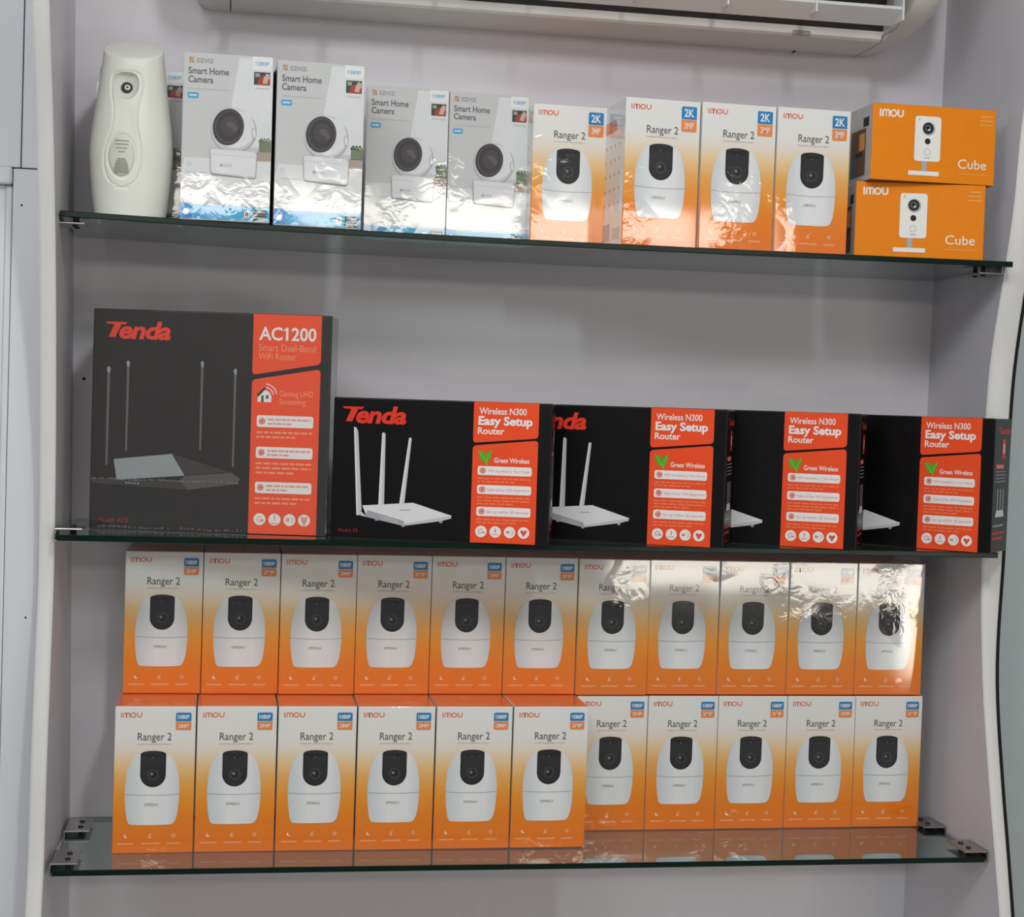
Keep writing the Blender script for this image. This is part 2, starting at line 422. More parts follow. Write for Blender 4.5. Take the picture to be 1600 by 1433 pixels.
# white cladding left of the display niche
mb = MB(); mb.box(-1.2, -.0530, -.200, -.17, .8490, Z_HI, M_CLAD, .0012); structure(mb, 'trim_2')
mb = MB(); mb.box(-.0518, -.0212, -.200, -.17, .8490, Z_HI, M_CLAD, .0012); structure(mb, 'trim_3')
mb = MB(); mb.box(-.0612, -.0212, -.201, -.17, Z_LO, .8474, M_CLAD, .0012)
for x, z in ((-.0347, .2993), (-.0504, .8033)): mb.cyl((x, -.2008, z), (0, -1, 0), .0013, .0005, M_DARK, 10)
structure(mb, 'trim_4')
mb = MB(); mb.box(-1.2, -.0616, -.208, -.17, .8275, .8484, M_CLAD, .003); structure(mb, 'trim_5')
mb = MB(); mb.box(-1.2, -.0700, -.196, -.17, Z_LO, .8272, M_CLAD, .001)
mb.box(-.0698, -.0620, -.199, -.17, Z_LO, .8272, M_CLAD, .002); structure(mb, 'trim_6')
mb = MB(); mb.box(-1.2, -.0200, -.165, -.15, Z_LO, Z_HI, M_DARK); structure(mb, 'gap_shade_left')  # black sheet whose colour supplies the shade in the gap beside the panel

# ---------------------------------------------------------------- glass shelves and clamps
SH_D = .2564; SH_T = .0072
S1 = [(0, .7937), (.13, .7912), (.27, .7889), (.58, .7871), (.9, .7880), (1.2168, .7899)]
S2 = [(0, .4067), (.37, .4061), (.64, .4054), (.9, .4060), (1.22, .4053)]
S3 = [(0, .0004), (.37, -.0001), (.7, -.0011), (1.22, -.0015)]
def shelf(curve, x0, x1, label):
    mb = MB(); n = 40; xs = [x0 + (x1 - x0) * i / n for i in range(n + 1)]
    c = .0009
    top = [[(x, -SH_D + c, cr(curve, x)) for x in xs], [(x, -.001, cr(curve, x)) for x in xs]]
    bot = [[(x, -.001, cr(curve, x) - SH_T) for x in xs], [(x, -SH_D + c, cr(curve, x) - SH_T) for x in xs]]
    edge = [[(x, -SH_D + c, cr(curve, x) - SH_T) for x in xs], [(x, -SH_D, cr(curve, x) - SH_T + c) for x in xs], [(x, -SH_D, cr(curve, x) - c) for x in xs], [(x, -SH_D + c, cr(curve, x)) for x in xs]]
    back = [[(x, -.001, cr(curve, x)) for x in xs], [(x, -.001, cr(curve, x) - SH_T) for x in xs]]
    mb.grid(top, M_GLASS, True); mb.grid(bot, M_GLASS, True); mb.grid(edge, M_GEDGE, False); mb.grid(back, M_GEDGE, False)
    for x, s in ((x0, -1), (x1, 1)):
        z = cr(curve, x); q = [(x, -SH_D, z), (x, -.001, z), (x, -.001, z - SH_T), (x, -SH_D, z - SH_T)]
        mb.face(q if s > 0 else q[::-1], M_GEDGE)
    o = mb.build('glass_shelf'); tag(o, label, 'shelf', 'glass shelves in the display niche')
shelf(S1, .0005, 1.2166, 'top glass shelf carrying the air freshener and the orange boxes')
shelf(S2, .0060, 1.2130, 'middle glass shelf carrying the black router boxes')
shelf(S3, .0085, 1.2125, 'lowest glass shelf carrying two tiers of white and orange boxes')

def make_clamp(x_wall, s, y0, y1, z, label, wall_gap, flip=False):
    """metal plate clamp gripping the glass; s = +1 reaches right from the left panel, -1 reaches left from the right panel; flip = plate below"""
    t = .0022; L = .034
    root = empty('shelf_clamp', (x_wall, (y0 + y1) / 2, z))
    tag(root, label, 'bracket', 'metal clamps holding the glass shelves')
    h = (y1 - y0) / 2; T = SH_T
    Z = (lambda a: -T - a) if flip else (lambda a: a)       # a = height above the gripped face
    def bx(m, a, b, c0, c1, e, f, mat, bev): m.box(min(s * a, s * b), max(s * a, s * b), c0, c1, min(Z(e), Z(f)), max(Z(e), Z(f)), mat, bev)
    m = MB(); bx(m, wall_gap, L, -h, h, .0052, .0052 + t, M_CHROME, .0008); m.build('grip_plate', root)
    m = MB(); bx(m, wall_gap, L * .8, -h * .5, h, -T - .0004 - t * .7, -T - .0004, M_CHROME, .0005); m.build('rest_plate', root)
    m = MB(); bx(m, wall_gap, wall_gap + t, -h, h, -T - .0004 - t * .7, .0052 + t, M_CHROME, .0006); m.build('web', root)
    up = -1 if flip else 1
    for k in (-.4, .4):
        m = MB(); m.cyl((s * (L * .62), k * h, Z(.0052 + t)), (0, 0, up), .0036, .0016, M_SCREW, 16, .0028)
        m.build('screw', root)
        m = MB(); m.cyl((s * (L * .62), k * h, Z(.0052)), (0, 0, -up), .0028, .0051, M_DARK, 14); m.build('pad', root)
    return root
make_clamp(.0045, 1, -.252, -.190, cr(S3, .02), 'metal clamp at front left of lowest glass shelf', .0005)
make_clamp(.0065, 1, -.100, -.036, cr(S3, .02), 'metal clamp at back left of lowest glass shelf', .0005)
make_clamp(1.2190, -1, -.254, -.196, cr(S3, 1.2), 'metal clamp at front right of lowest glass shelf', .0005)
make_clamp(1.2175, -1, -.128, -.070, cr(S3, 1.2), 'metal clamp beside last box of bottom row', .0005)
make_clamp(.0010, 1, -.250, -.200, cr(S2, .02), 'metal clamp beside large black router box', .0005)
make_clamp(-.0045, 1, -.252, -.196, cr(S1, .02), 'metal clamp under left end of top glass shelf', .0005, True)
make_clamp(1.2200, -1, -.225, -.165, cr(S1, 1.2), 'metal clamp under right end of top glass shelf', .0005, True)

# ---------------------------------------------------------------- white and orange camera boxes
RW, RD, RH = .0996, .0990, .1866
ORANGE = [(0, (250, 126, 36)), (.10, (249, 128, 16)), (.24, (248, 137, 8)), (.38, (248, 156, 36)), (.50, (245, 180, 92)), (.60, (246, 209, 150)), (.70, (243, 231, 212)), (.78, (240, 239, 233)), (1, (242, 242, 238))]
M_RFRONT = ramp_ink('white_to_orange_print', 2, RH, ORANGE)
M_WHITE = ink((240, 240, 236)); M_OTOP = ink((242, 124, 70)); M_OLOGO = ink((238, 126, 66)); M_TITLE = ink((92, 92, 92))
M_PALE = ink((196, 196, 192)); M_BLUE = ink((20, 136, 198)); M_OBADGE = ink((245, 146, 80)); M_LENS = ink((34, 33, 33)); M_LENS2 = ink((58, 57, 56))
M_LENS3 = ink((120, 122, 126)); M_BLACK = ink((14, 14, 15)); M_SEAM = ink((150, 152, 152)); M_OPALE = ink((250, 190, 150)); M_IVORY = ink((252, 232, 214))
M_CAMBODY = ramp_ink('printed_camera_white', 0, RW, [(0, (196, 202, 204)), (.24, (224, 229, 230)), (.42, (244, 246, 245)), (.66, (240, 242, 241)), (.86, (214, 219, 221)), (1, (196, 202, 204))], .5)
def ranger_meshes(kind):
    mb = MB(); carton_body(mb, RW, RD, RH, M_RFRONT, M_WHITE, M_OTOP)
    a = front_art(mb, RW, RD, RH)
    a.imou(.07, .335, .922, .957, M_OLOGO)
    a.text('Ranger 2', .285, .705, .768, .818, M_TITLE, bold=.004)
    a.dashes(.285, .70, .742, .007, M_PALE, seed=3)
    # icon strip
    a.disc(.17, .118, .026, M_IVORY, 1); a.disc(.184, .124, .024, MATS['white_to_orange_print'], 2)
    a.disc(.465, .125, .012, M_OPALE, 1); a.poly([(.44, .103), (.49, .103), (.475, .118), (.455, .118)], M_OPALE, 1); a.stroke([(.482, .128), (.50, .138)], .008, M_OPALE, 1)
    a.poly([(.755, .102), (.785, .118), (.755, .134), (.725, .118)], M_OPALE, 1); a.disc(.755, .118, .012, MATS['white_to_orange_print'], 2)
    for i, (u0, u1) in enumerate(((.075, .27), (.365, .59), (.68, .84))): a.dashes(u0, u1, .066, .009, M_OPALE, 1, seed=11 + i)
    # side print: small orange icons and a seal
    for art in (left_art(mb, RW, RD, RH), right_art(mb, RW, RD, RH)):
        art.rect(.12, .80, .62, .88, M_OLOGO, 1)
        for r in range(5):
            for c in range(4): art.disc(.18 + c * .2, .70 - r * .1, .022, M_OLOGO, 1, 10)
        art.rect(.12, .05, .42, .17, M_SEAM, 1); art.rect(.55, .05, .88, .13, M_PALE, 1)
    top = Art(mb, (-RW / 2, -RD / 2, RH), (RW, 0, 0), (0, RD, 0), (0, 0, 1))
    top.text('imou', .40, .60, .46, .56, M_OPALE, 1)
    c_mesh = mb.mesh('carton')
    # printed picture of the camera
    mb = MB(); a = front_art(mb, RW, RD, RH)
    prof = [(.23, .192), (.70, .192), (.755, .203), (.79, .245), (.81, .32), (.818, .40), (.815, .48), (.795, .56), (.745, .635), (.655, .69), (.30, .69), (.215, .635), (.165, .56), (.146, .48), (.142, .40), (.15, .32), (.168, .245), (.19, .203)]
    # smooth the outline
    def chaikin(p):
        o = []
        for i in range(len(p)):
            x, y = p[i], p[(i + 1) % len(p)]
            o += [(x[0] * .75 + y[0] * .25, x[1] * .75 + y[1] * .25), (x[0] * .25 + y[0] * .75, x[1] * .25 + y[1] * .75)]
        return o
    a.poly(chaikin(chaikin(prof)), M_CAMBODY, 2)
    a.stroke([(.143, .402), (.30, .396), (.48, .394), (.66, .396), (.817, .402)], .006, M_SEAM, 3)
    def plate(u0, u1, vt, vb, grow, m, k):
        u0 -= grow; u1 += grow; cx = (u0 + u1) / 2; r = (u1 - u0) / 2; vb -= grow * a.asp * .8; vt += grow * a.asp * .5
        pts = [(cx + r * math.cos(t), vb + r * a.asp + r * a.asp * math.sin(t)) for t in [math.pi + math.pi * i / 16 for i in range(17)]]
        pts += [(u1, vt - .022)] + [(cx + r * math.cos(t), vt - .022 + .022 * math.sin(t)) for t in [math.pi * i / 8 for i in range(1, 8)]] + [(u0, vt - .022)]
        a.poly(pts, m, k)
    plate(.327, .643, .697, .450, .0, M_BLACK, 4); plate(.345, .625, .688, .462, .0, M_LENS, 5)
    a.poly([(.345, .672), (.625, .672), (.56, .655), (.485, .648), (.41, .655)], M_BLACK, 6)
    a.disc(.485, .535, .075, M_LENS2, 6); a.disc(.485, .535, .048, M_BLACK, 7); a.disc(.470, .540, .020, M_LENS3, 8, 14); a.disc(.478, .650, .008, M_LENS3, 8, 10)
    a.imou(.385, .555, .322, .340, M_SEAM, 3)
    p_mesh = mb.mesh('product_picture')
    mb = MB(); a = front_art(mb, RW, RD, RH)
    u0, u1, v0, vm, v1 = .752, .945, .836, .897, .956
    if kind == '2K': u0, u1, v0, vm, v1 = .745, .95, .79, .875, .962
    a.rpoly([(u0, vm), (u1, vm), (u1, v1), (u0, v1)], [0, 0, .022, .022], M_BLUE, 2)
    a.rpoly([(u0, v0), (u1, v0), (u1, vm - .004), (u0, vm - .004)], [.022, .022, 0, 0], M_OBADGE, 2)
    if kind == '2K':
        a.text('2K', u0 + .035, u1 - .035, vm + .018, v1 - .018, M_WHITE, 3, bold=.03); a.text('3MP', u0 + .04, u1 - .04, v0 + .022, vm - .022, M_IVORY, 3, bold=.02)
    else:
        a.text('1080P', u0 + .025, u1 - .025, vm + .017, v1 - .017, M_WHITE, 3, bold=.03); a.text('2MP', u0 + .03, u1 - .03, v0 + .017, vm - .02, M_IVORY, 3, bold=.02)
    b_mesh = mb.mesh('resolution_badge')
    return c_mesh, p_mesh, b_mesh
def box_thing(name, meshes, names, loc, rz, label, cat, group):
    r = empty(name, loc, rz)
    for me, n in zip(meshes, names): link(n, me, r)
    return tag(r, label, cat, group)
def place(W, D, x, y, a, z):
    """front-left-bottom corner (x, y) and clockwise turn a -> base centre and Blender rotation"""
    return (x + W / 2 * math.cos(a) + D / 2 * math.sin(a), y - W / 2 * math.sin(a) + D / 2 * math.cos(a), z), -a
ORD = ['first', 'second', 'third', 'fourth', 'fifth', 'sixth', 'seventh', 'eighth', 'ninth', 'tenth', 'last']
R_PARTS = ('carton', 'product_picture', 'resolution_badge')
RM = ranger_meshes('1080P'); RM2 = ranger_meshes('2K')
proto = None
def ranger(x, y, a, z, label, group, two_k=False):
    loc, rz = place(RW, RD, x, y, a, z)
    global proto, proto2
    if two_k:
        return box_thing('camera_box', RM2, R_PARTS, loc, rz, label, 'box', group)
    if proto is None:
        proto = box_thing('camera_box', RM, R_PARTS, loc, rz, label, 'box', group); return proto
    return tag(copy_thing(proto, loc, rz), label, 'box', group)
XL = [.0735 + .1015 * i for i in range(6)]
XR = [.6838 + .1005 * i for i in range(5)]
XU = [.0771 + .10045 * i for i in range(11)]
jit = lambda a: random.uniform(-a, a)
Z3 = .0004
for i in range(6):
    ranger(XL[i] + .0010, -.1850 + jit(.0010), jit(.003), Z3, ORD[i] + ' box from left in bottom row, white and orange, pulled forward', 'camera boxes in the bottom row')
for i in range(5):
    ranger(XR[i] + .0006, -.1013 + jit(.0010), jit(.003), Z3 - .0008, ORD[6 + i] + ' box from left in bottom row, white and orange, pushed back', 'camera boxes in the bottom row')
ULAB = {10: 'last white and orange box at right of upper tier, glare over its lens'}
for i in range(11):
    ranger(XU[i] + .0006, -.1013 + jit(.0010) - (.003 if i in (2, 6) else 0), jit(.003), Z3 + RH + .0006, ULAB.get(i, ORD[i] + ' white and orange box from left in upper tier under router boxes'), 'camera boxes in the upper tier')
for i, (x, y, a) in enumerate(((.5855, -.1650, -.0400), (.6890, -.2470, -.0560), (.7902, -.2450, -.0390), (.8914, -.2430, -.0217))):
    lab = ['white and orange box set back beside the pale blue-banded boxes on top shelf', 'second white and orange box on top shelf, showing its left side', 'third of four white and orange boxes on top shelf', 'white and orange box beside the stacked all-orange boxes'][i]
    ranger(x, y, a, cr(S1, x + .05) + .0003, lab, 'white and orange boxes on the top shelf', True)

# ---------------------------------------------------------------- pale grey camera boxes with a blue foot band
EW, ED, EH = .1070, .1000, .2000
M_EGREY = ink((206, 208, 206)); M_ELIGHT = ink((226, 228, 227)); M_ETEXT = ink((104, 106, 108)); M_ETEXT2 = ink((150, 152, 153)); M_EBLUE = ink((70, 172, 224)); M_EBAND = ink((72, 176, 214)); M_EBLUE2 = ink((30, 140, 210))
M_EGREEN = ink((118, 132, 104)); M_ETAN = ink((176, 158, 144)); M_ESKY = ink((224, 226, 226)); M_EBALL = ink((228, 229, 229)); M_EBALL2 = ink((206, 208, 208)); M_EBALL3 = ink((178, 180, 180)); M_ELENS = ink((58, 54, 54)); M_ELENS2 = ink((92, 88, 88)); M_ELENS4 = ink((72, 68, 68))
M_ERED = ink((176, 62, 52)); M_EDKGREEN = ink((46, 74, 66)); M_ESKIN = ink((214, 178, 158)); M_EOR = ink((238, 150, 70)); M_ECAP = ink((60, 66, 74)); M_TAN2 = ink((196, 186, 176))
def pale_box_meshes():
    mb = MB(); carton_body(mb, EW, ED, EH, M_EGREY, M_EGREY, M_ELIGHT)
    a = front_art(mb, EW, ED, EH)
    a.poly([(.62, .985), (.995, .985), (.995, .45), (.60, .45), (.54, .70)], M_ELIGHT, 1)
    a.rect(.85, .50, .997, .60, M_ESKY, 2); a.poly([(.86, .50), (.997, .485), (.997, .425), (.86, .425)], M_EGREEN, 2); a.poly([(.84, .428), (.997, .428), (.997, .37), (.82, .37)], M_ETAN, 2)
    for i in range(7): a.disc(.868 + i * .019, .492 + (.012 if i % 2 else 0), .014, M_EGREEN, 2, 10)
    a.poly([(.04, .372), (.997, .372), (.997, .105), (.003, .105), (.003, .30)], M_ELIGHT, 1)
    # small square mark, wordmark, heading
    for dx, dy, m in ((0, 0, M_EOR), (.028, 0, M_ETEXT2), (0, .021, M_ETEXT2), (.028, .021, M_EOR)): a.rect(.065 + dx, .938 + dy * .9, .088 + dx, .954 + dy * .9, m, 2)
    a.text('EZVIZ', .15, .335, .942, .966, M_ETEXT2, bold=.012)
    a.text('Smart Home', .058, .505, .874, .912, M_ETEXT, bold=.016); a.text('Camera', .058, .335, .822, .860, M_ETEXT, bold=.016)
    a.dashes(.06, .52, .785, .006, M_PALE, seed=5)
    a.rrect(.055, .728, .175, .762, .012, M_EBLUE, 2); a.dashes(.072, .158, .745, .010, M_WHITE, 3, seed=2)
    a.rpoly([(.765, .918), (.985, .918), (.985, .995), (.765, .995)], [.03, .03, 0, 0], M_WHITE, 2); a.text('1080P', .80, .95, .944, .966, M_EBLUE, 3, bold=.005)
    a.dashes(.80, .96, .806, .007, M_PALE, 2, seed=8)
    a.ring(.09, .335, .018, .024, M_PALE, 2); a.dashes(.06, .30, .285, .006, M_PALE, 2, seed=9)
    c = mb.mesh('carton')
    mb = MB(); a = front_art(mb, EW, ED, EH)          # picture of the camera
    a.ell(.575, .545, .255, .252, M_EBALL3, 3, 44); a.ell(.572, .549, .246, .242, M_EBALL2, 4, 44); a.ell(.585, .556, .222, .218, M_EBALL, 5, 40); a.ell(.66, .585, .13, .15, M_ELIGHT, 6, 36)
    a.ell(.800, .535, .024, .062, M_EBALL3, 7, 28, .1); a.ell(.803, .535, .017, .052, M_EBALL, 8, 28, .1)
    a.ell(.515, .565, .172, .206, M_ELENS, 7, 40, -.18); a.ell(.520, .566, .152, .184, M_ELENS2, 8, 36, -.18); a.ell(.522, .567, .142, .172, M_ELENS, 9, 32, -.18); a.ell(.53, .572, .10, .115, M_ELENS4, 10, 28, -.1); a.poly([(.48, .585), (.52, .597), (.57, .597), (.60, .572), (.625, .55), (.60, .538), (.575, .535), (.555, .556), (.52, .562)], M_ELENS2, 11)
    a.rpoly([(.318, .432), (.80, .426), (.842, .41), (.832, .262), (.330, .278)], .03, M_EBALL3, 12); a.rpoly([(.322, .430), (.80, .424), (.838, .409), (.828, .265), (.334, .281)], .03, M_ELIGHT, 13); a.rpoly([(.324, .400), (.836, .390), (.828, .266), (.335, .282)], .02, M_EBALL2, 14); a.rpoly([(.330, .396), (.832, .386), (.824, .272), (.341, .287)], .02, M_EBALL, 15)
    for dx in (0, .018): a.rect(.43 + dx, .325, .443 + dx, .34, M_ETEXT2, 16)
    a.text('EZVIZ', .475, .56, .326, .339, M_ETEXT2, 16)
    p = mb.mesh('product_picture')
    mb = MB(); a = front_art(mb, EW, ED, EH)          # small photo, upper right
    a.rect(.785, .828, .965, .905, M_EDKGREEN, 2); a.poly([(.82, .828), (.90, .828), (.92, .87), (.88, .885), (.83, .86)], M_ERED, 3); a.poly([(.88, .84), (.955, .83), (.96, .89), (.925, .90), (.895, .875)], M_ESKIN, 4); a.rect(.80, .875, .85, .897, M_ETAN, 3); a.poly([(.93, .83), (.965, .83), (.965, .87), (.945, .86)], M_ERED, 5)
    i = mb.mesh('inset_photo')
    mb = MB(); a = front_art(mb, EW, ED, EH)          # band of icons along the foot
    a.rect(.003, .008, .997, .092, M_EBAND, 2); a.poly([(.15, .008), (.45, .008), (.52, .092), (.20, .092)], M_EBLUE, 3)
    a.rpoly([(.003, .008), (.135, .008), (.135, .098), (.003, .098)], [0, 0, .03, .03], M_EBLUE2, 4); a.rrect(.035, .028, .10, .066, .03, M_WHITE, 5)
    a.rrect(.715, .026, .775, .066, .008, M_WHITE, 4); a.rect(.728, .034, .742, .058, M_ERED, 5); a.rect(.748, .034, .762, .058, M_ERED, 5)
    a.rect(.815, .047, .965, .078, M_ECAP, 4); a.rect(.815, .012, .965, .043, M_ECAP, 4); a.dashes(.83, .955, .062, .010, M_PALE, 5, seed=4); a.dashes(.83, .955, .027, .010, M_PALE, 5, seed=6)
    f = mb.mesh('footer_band')
    return c, p, i, f
EM = pale_box_meshes(); E_PARTS = ('carton', 'product_picture', 'inset_photo', 'footer_band')
eproto = None
for x, y, a, lab in ((.1400, -.2580, .030, 'tallest-looking pale grey camera box, standing right of the air freshener'), (.2515, -.2560, -.030, 'second pale grey camera box along the shelf front, glare over its foot'),
                     (.3705, -.1380, .012, 'third pale grey camera box, set back between two grey ones'), (.4787, -.1340, -.020, 'pale grey camera box next to the white and orange boxes'),
                     (.0325, -.1260, .0, 'pale grey camera box half hidden behind the air freshener')):
    loc, rz = place(EW, ED, x, y, a, cr(S1, x + .05) + .0003)
    if eproto is None: eproto = box_thing('camera_box', EM, E_PARTS, loc, rz, lab, 'box', 'pale grey camera boxes on the top shelf')
    else: tag(copy_thing(eproto, loc, rz), lab, 'box', 'pale grey camera boxes on the top shelf')

# ---------------------------------------------------------------- orange landscape boxes
CW, CD, CH = .1720, .0790, .0993
M_CUBE = ink((246, 140, 12), 'orange_card', wrapped=False); M_CW = ink((246, 244, 238), 'white_print', wrapped=False); M_CGREY = ink((170, 186, 190), 'grey_print', wrapped=False); M_CDK = ink((36, 36, 38), 'black_print', wrapped=False)
M_CPALE = ink((249, 178, 90), 'pale_orange_print', wrapped=False); M_CMID = ink((98, 100, 102), 'mid_grey_print', wrapped=False); M_CBROWN = ink((120, 86, 62), 'brown_print', wrapped=False); M_CSIDE = ink((206, 204, 202), 'light_card', wrapped=False)
def cube_box_meshes():
    mb = MB(); carton_body(mb, CW, CD, CH, M_CUBE, M_CSIDE, M_CBROWN)
    a = front_art(mb, CW, CD, CH)
    a.imou(.055, .245, .825, .925, M_CW, w=.0125)
    a.text('Cube', .70, .93, .205, .325, M_CW, bold=.002); a.dashes(.70, .93, .135, .012, M_CPALE, seed=3)
    for i, (u0, v) in enumerate(((.875, .905), (.865, .85), (.87, .795))): a.dashes(u0, .97, v, .022, M_CPALE, seed=20 + i)
    l = left_art(mb, CW, CD, CH)
    l.rect(.10, .08, .74, .70, M_CBROWN, 1); l.rect(.10, .08, .40, .36, M_CMID, 2); l.rect(.46, .42, .70, .64, M_CPALE, 2); l.rect(.62, .72, .86, .84, M_CDK, 2); l.rect(.30, .34, .62, .40, M_CDK, 2)
    c = mb.mesh('carton')
    mb = MB(); a = front_art(mb, CW, CD, CH)
    a.rect(.405, .135, .445, .29, M_CGREY, 2); a.rpoly([(.30, .085), (.548, .085), (.548, .142), (.30, .142)], .006, M_CW, 3)
    a.rrect(.342, .272, .552, .862, .026, M_CW, 3)
    a.disc(.452, .70, .052, M_CGREY, 4); a.disc(.448, .705, .043, M_CDK, 5); a.disc(.445, .708, .026, M_CMID, 6); a.disc(.442, .712, .014, M_CDK, 7); a.disc(.455, .685, .008, M_CW, 7, 10)
    a.disc(.447, .535, .023, M_CDK, 4); a.ring(.447, .395, .022, .026, M_CGREY, 4); a.stroke([(.372, .80), (.378, .835)], .004, M_CMID, 4); a.dashes(.425, .47, .318, .014, M_CGREY, 4, seed=1)
    p = mb.mesh('product_picture')
    return c, p
CM = cube_box_meshes()
loc, rz = place(CW, CD, 1.0085, -.2235, .137, cr(S1, 1.09) + .0003)
cb = box_thing('camera_box', CM, ('carton', 'product_picture'), loc, rz, 'orange landscape camera box standing on the glass shelf', 'box', 'orange boxes stacked on the top shelf')
loc, rz = place(CW, CD, 1.0190, -.2440, .0, cr(S1, 1.09) + .0006 + CH)
tag(copy_thing(cb, loc, rz), 'upper orange landscape camera box, stacked on another orange box', 'box', 'orange boxes stacked on the top shelf')

# ---------------------------------------------------------------- black router boxes
def corrugated(name, c, rough, wrapped):
    """black corrugated card: faint vertical flutes show through the gloss"""
    m, t, b = node_mat(name)
    b.inputs['Base Color'].default_value = lin(c) + (1,); b.inputs['Roughness'].default_value = rough; b.inputs['Specular IOR Level'].default_value = .3
    tc = t.nodes.new('ShaderNodeTexCoord'); w = t.nodes.new('ShaderNodeTexWave'); w.bands_direction = 'X'
    w.inputs['Scale'].default_value = 70; w.inputs['Distortion'].default_value = .4; w.inputs['Detail'].default_value = 1
    t.links.new(tc.outputs['Object'], w.inputs['Vector'])
    bp = t.nodes.new('ShaderNodeBump'); bp.inputs['Strength'].default_value = .35; bp.inputs['Distance'].default_value = .00008
    t.links.new(w.outputs['Fac'], bp.inputs['Height']); t.links.new(bp.outputs['Normal'], b.inputs['Normal'])
    if wrapped: coat(t, b, 1.0, .05)
    MATS[name] = m
    return m
M_NBLACK = corrugated('black_router_card', (12, 11, 12), .30, False)
M_ABLACK = corrugated('dark_wrapped_card', (46, 43, 40), .35, True)
M_RED = ink((250, 84, 40), 'red_orange_print', .4, False); M_REDW = ink((246, 86, 48), 'red_orange_wrapped'); M_NW = ink((246, 244, 242), 'white_on_red', .4, False); M_NWW = ink((240, 236, 232), 'white_on_red_wrapped')
M_NPALE = ink((250, 132, 94), 'pale_red_print', .4, False); M_NPALEW = ink((250, 156, 122), 'pale_red_wrapped'); M_NRED = ink((236, 62, 42), 'red_letter', .4, False); M_NREDW = ink((232, 70, 48), 'red_letter_wrapped'); M_DRED = ink((150, 34, 26), 'dark_red_letter', .4, False); M_DREDW = ink((150, 48, 36), 'dark_red_wrapped')
M_LEAF = ink((92, 176, 44), 'leaf_green', .4, False); M_LEAF2 = ink((142, 204, 74), 'leaf_light', .4, False)
M_ROUT = ink((232, 232, 234), 'router_white', .4, False); M_ROUT2 = ink((206, 206, 210), 'router_shade', .4, False); M_ROUT3 = ink((172, 172, 178), 'router_edge', .4, False)
M_AG1 = ink((104, 102, 100), 'antenna_grey'); M_AG2 = ink((150, 156, 156), 'router_lid_grey'); M_AG3 = ink((66, 64, 62), 'router_body_grey'); M_AG4 = ink((90, 88, 85), 'router_rim_grey'); M_PILLT = ink((232, 150, 130), 'pill_text', .4, False); M_PILLTW = ink((232, 160, 144), 'pill_text_wrapped'); M_PILLI = ink((222, 92, 66), 'pill_icon', .4, False)
def tenda(a, u0, u1, v0, v1, m, k=2):
    """slanted heavy wordmark whose T carries a long bar to the left"""
    W = u1 - u0; H = v1 - v0; X = lambda x: u0 + W * x; Y = lambda y: v0 + H * y
    a.poly([(X(0), Y(.90)), (X(.03), Y(.80)), (X(.14), Y(.78)), (X(.055), Y(.06)), (X(.155), Y(.06)), (X(.245), Y(.78)), (X(.30), Y(.78)), (X(.34), Y(.92)), (X(.05), Y(.92))], m, k)
    a.text('enda', X(.215), X(1.0), Y(.02), Y(.95), m, k, bold=.035, shear=.22, spacing=.96)
def feature_panel(a, u0, u1, wrapped, spec):
    R = M_REDW if wrapped else M_RED; Wt = M_NWW if wrapped else M_NW; P = M_NPALEW if wrapped else M_NPALE; T = M_PILLTW if wrapped else M_PILLT
    w = u1 - u0; U = lambda p: u0 + w * p
    a.rpoly([(u0, spec['cl']), (u1, spec['cr']), (u1, .998), (u0, .998)], [.018, .018, 0, 0], R, 1)
    a.rpoly([(u0, .002), (u1, .002), (u1, spec['lr']), (u0, spec['ll'])], [0, 0, .018, .018], R, 1)
    for body, p0, p1, v0, v1, b in spec['heads']: a.text(body, U(p0), U(p1), v0, v1, Wt if b >= 0 else P, 2, bold=max(b, 0))
    for i, (v0, v1, t) in enumerate(spec['pills']):
        a.rrect(U(.085), v0, U(.915), v1, w * .035, Wt, 2); c = (v0 + v1) / 2
        a.disc(U(.165), c, w * .046, M_PILLI, 3, 18); a.ring(U(.165), c, w * .022, w * .03, Wt, 4)
        if t: a.text(t, U(.24), U(.885), c - (v1 - v0) * .16, c + (v1 - v0) * .16, T, 3)
        else: a.dashes(U(.25), U(.88), c + (v1 - v0) * .16, .008, T, 3, seed=i); a.dashes(U(.25), U(.88), c - (v1 - v0) * .2, .008, T, 3, seed=i + 7, fill=.45)
        for j in range(spec['lines'][i]): a.dashes(U(.085), U(.90), v0 - .024 - j * spec['ls'], spec['lh'], P, 2, seed=30 + i * 5 + j, fill=1.0 if j < spec['lines'][i] - 1 else .65)
    for i, p in enumerate((.165, .385, .605, .82)):
        a.disc(U(p), spec['cv'], w * .088, Wt, 2); c = spec['cv']
        if i == 0: a.ring(U(p), c, w * .03, w * .042, T, 3, .6, 4.6, 14); a.rect(U(p), c - .012, U(p + .06), c, T, 3)
        elif i == 1: a.rect(U(p) - w * .01, c - .004, U(p) + w * .01, c + .024, T, 3); a.dashes(U(p - .05), U(p + .05), c - .018, .006, T, 3, seed=2)
        elif i == 2: a.rect(U(p - .055), c - .008, U(p), c + .010, T, 3); a.ring(U(p + .02), c, w * .03, w * .04, T, 3, -1.4, 1.4, 10)
        else: a.poly([(U(p), c - .028), (U(p + .05), c + .006), (U(p + .035), c + .022), (U(p), c + .010), (U(p - .035), c + .022), (U(p - .05), c + .006)], T if wrapped else M_PILLI, 3)
NW_, ND, NH = .2751, .0770, .1768
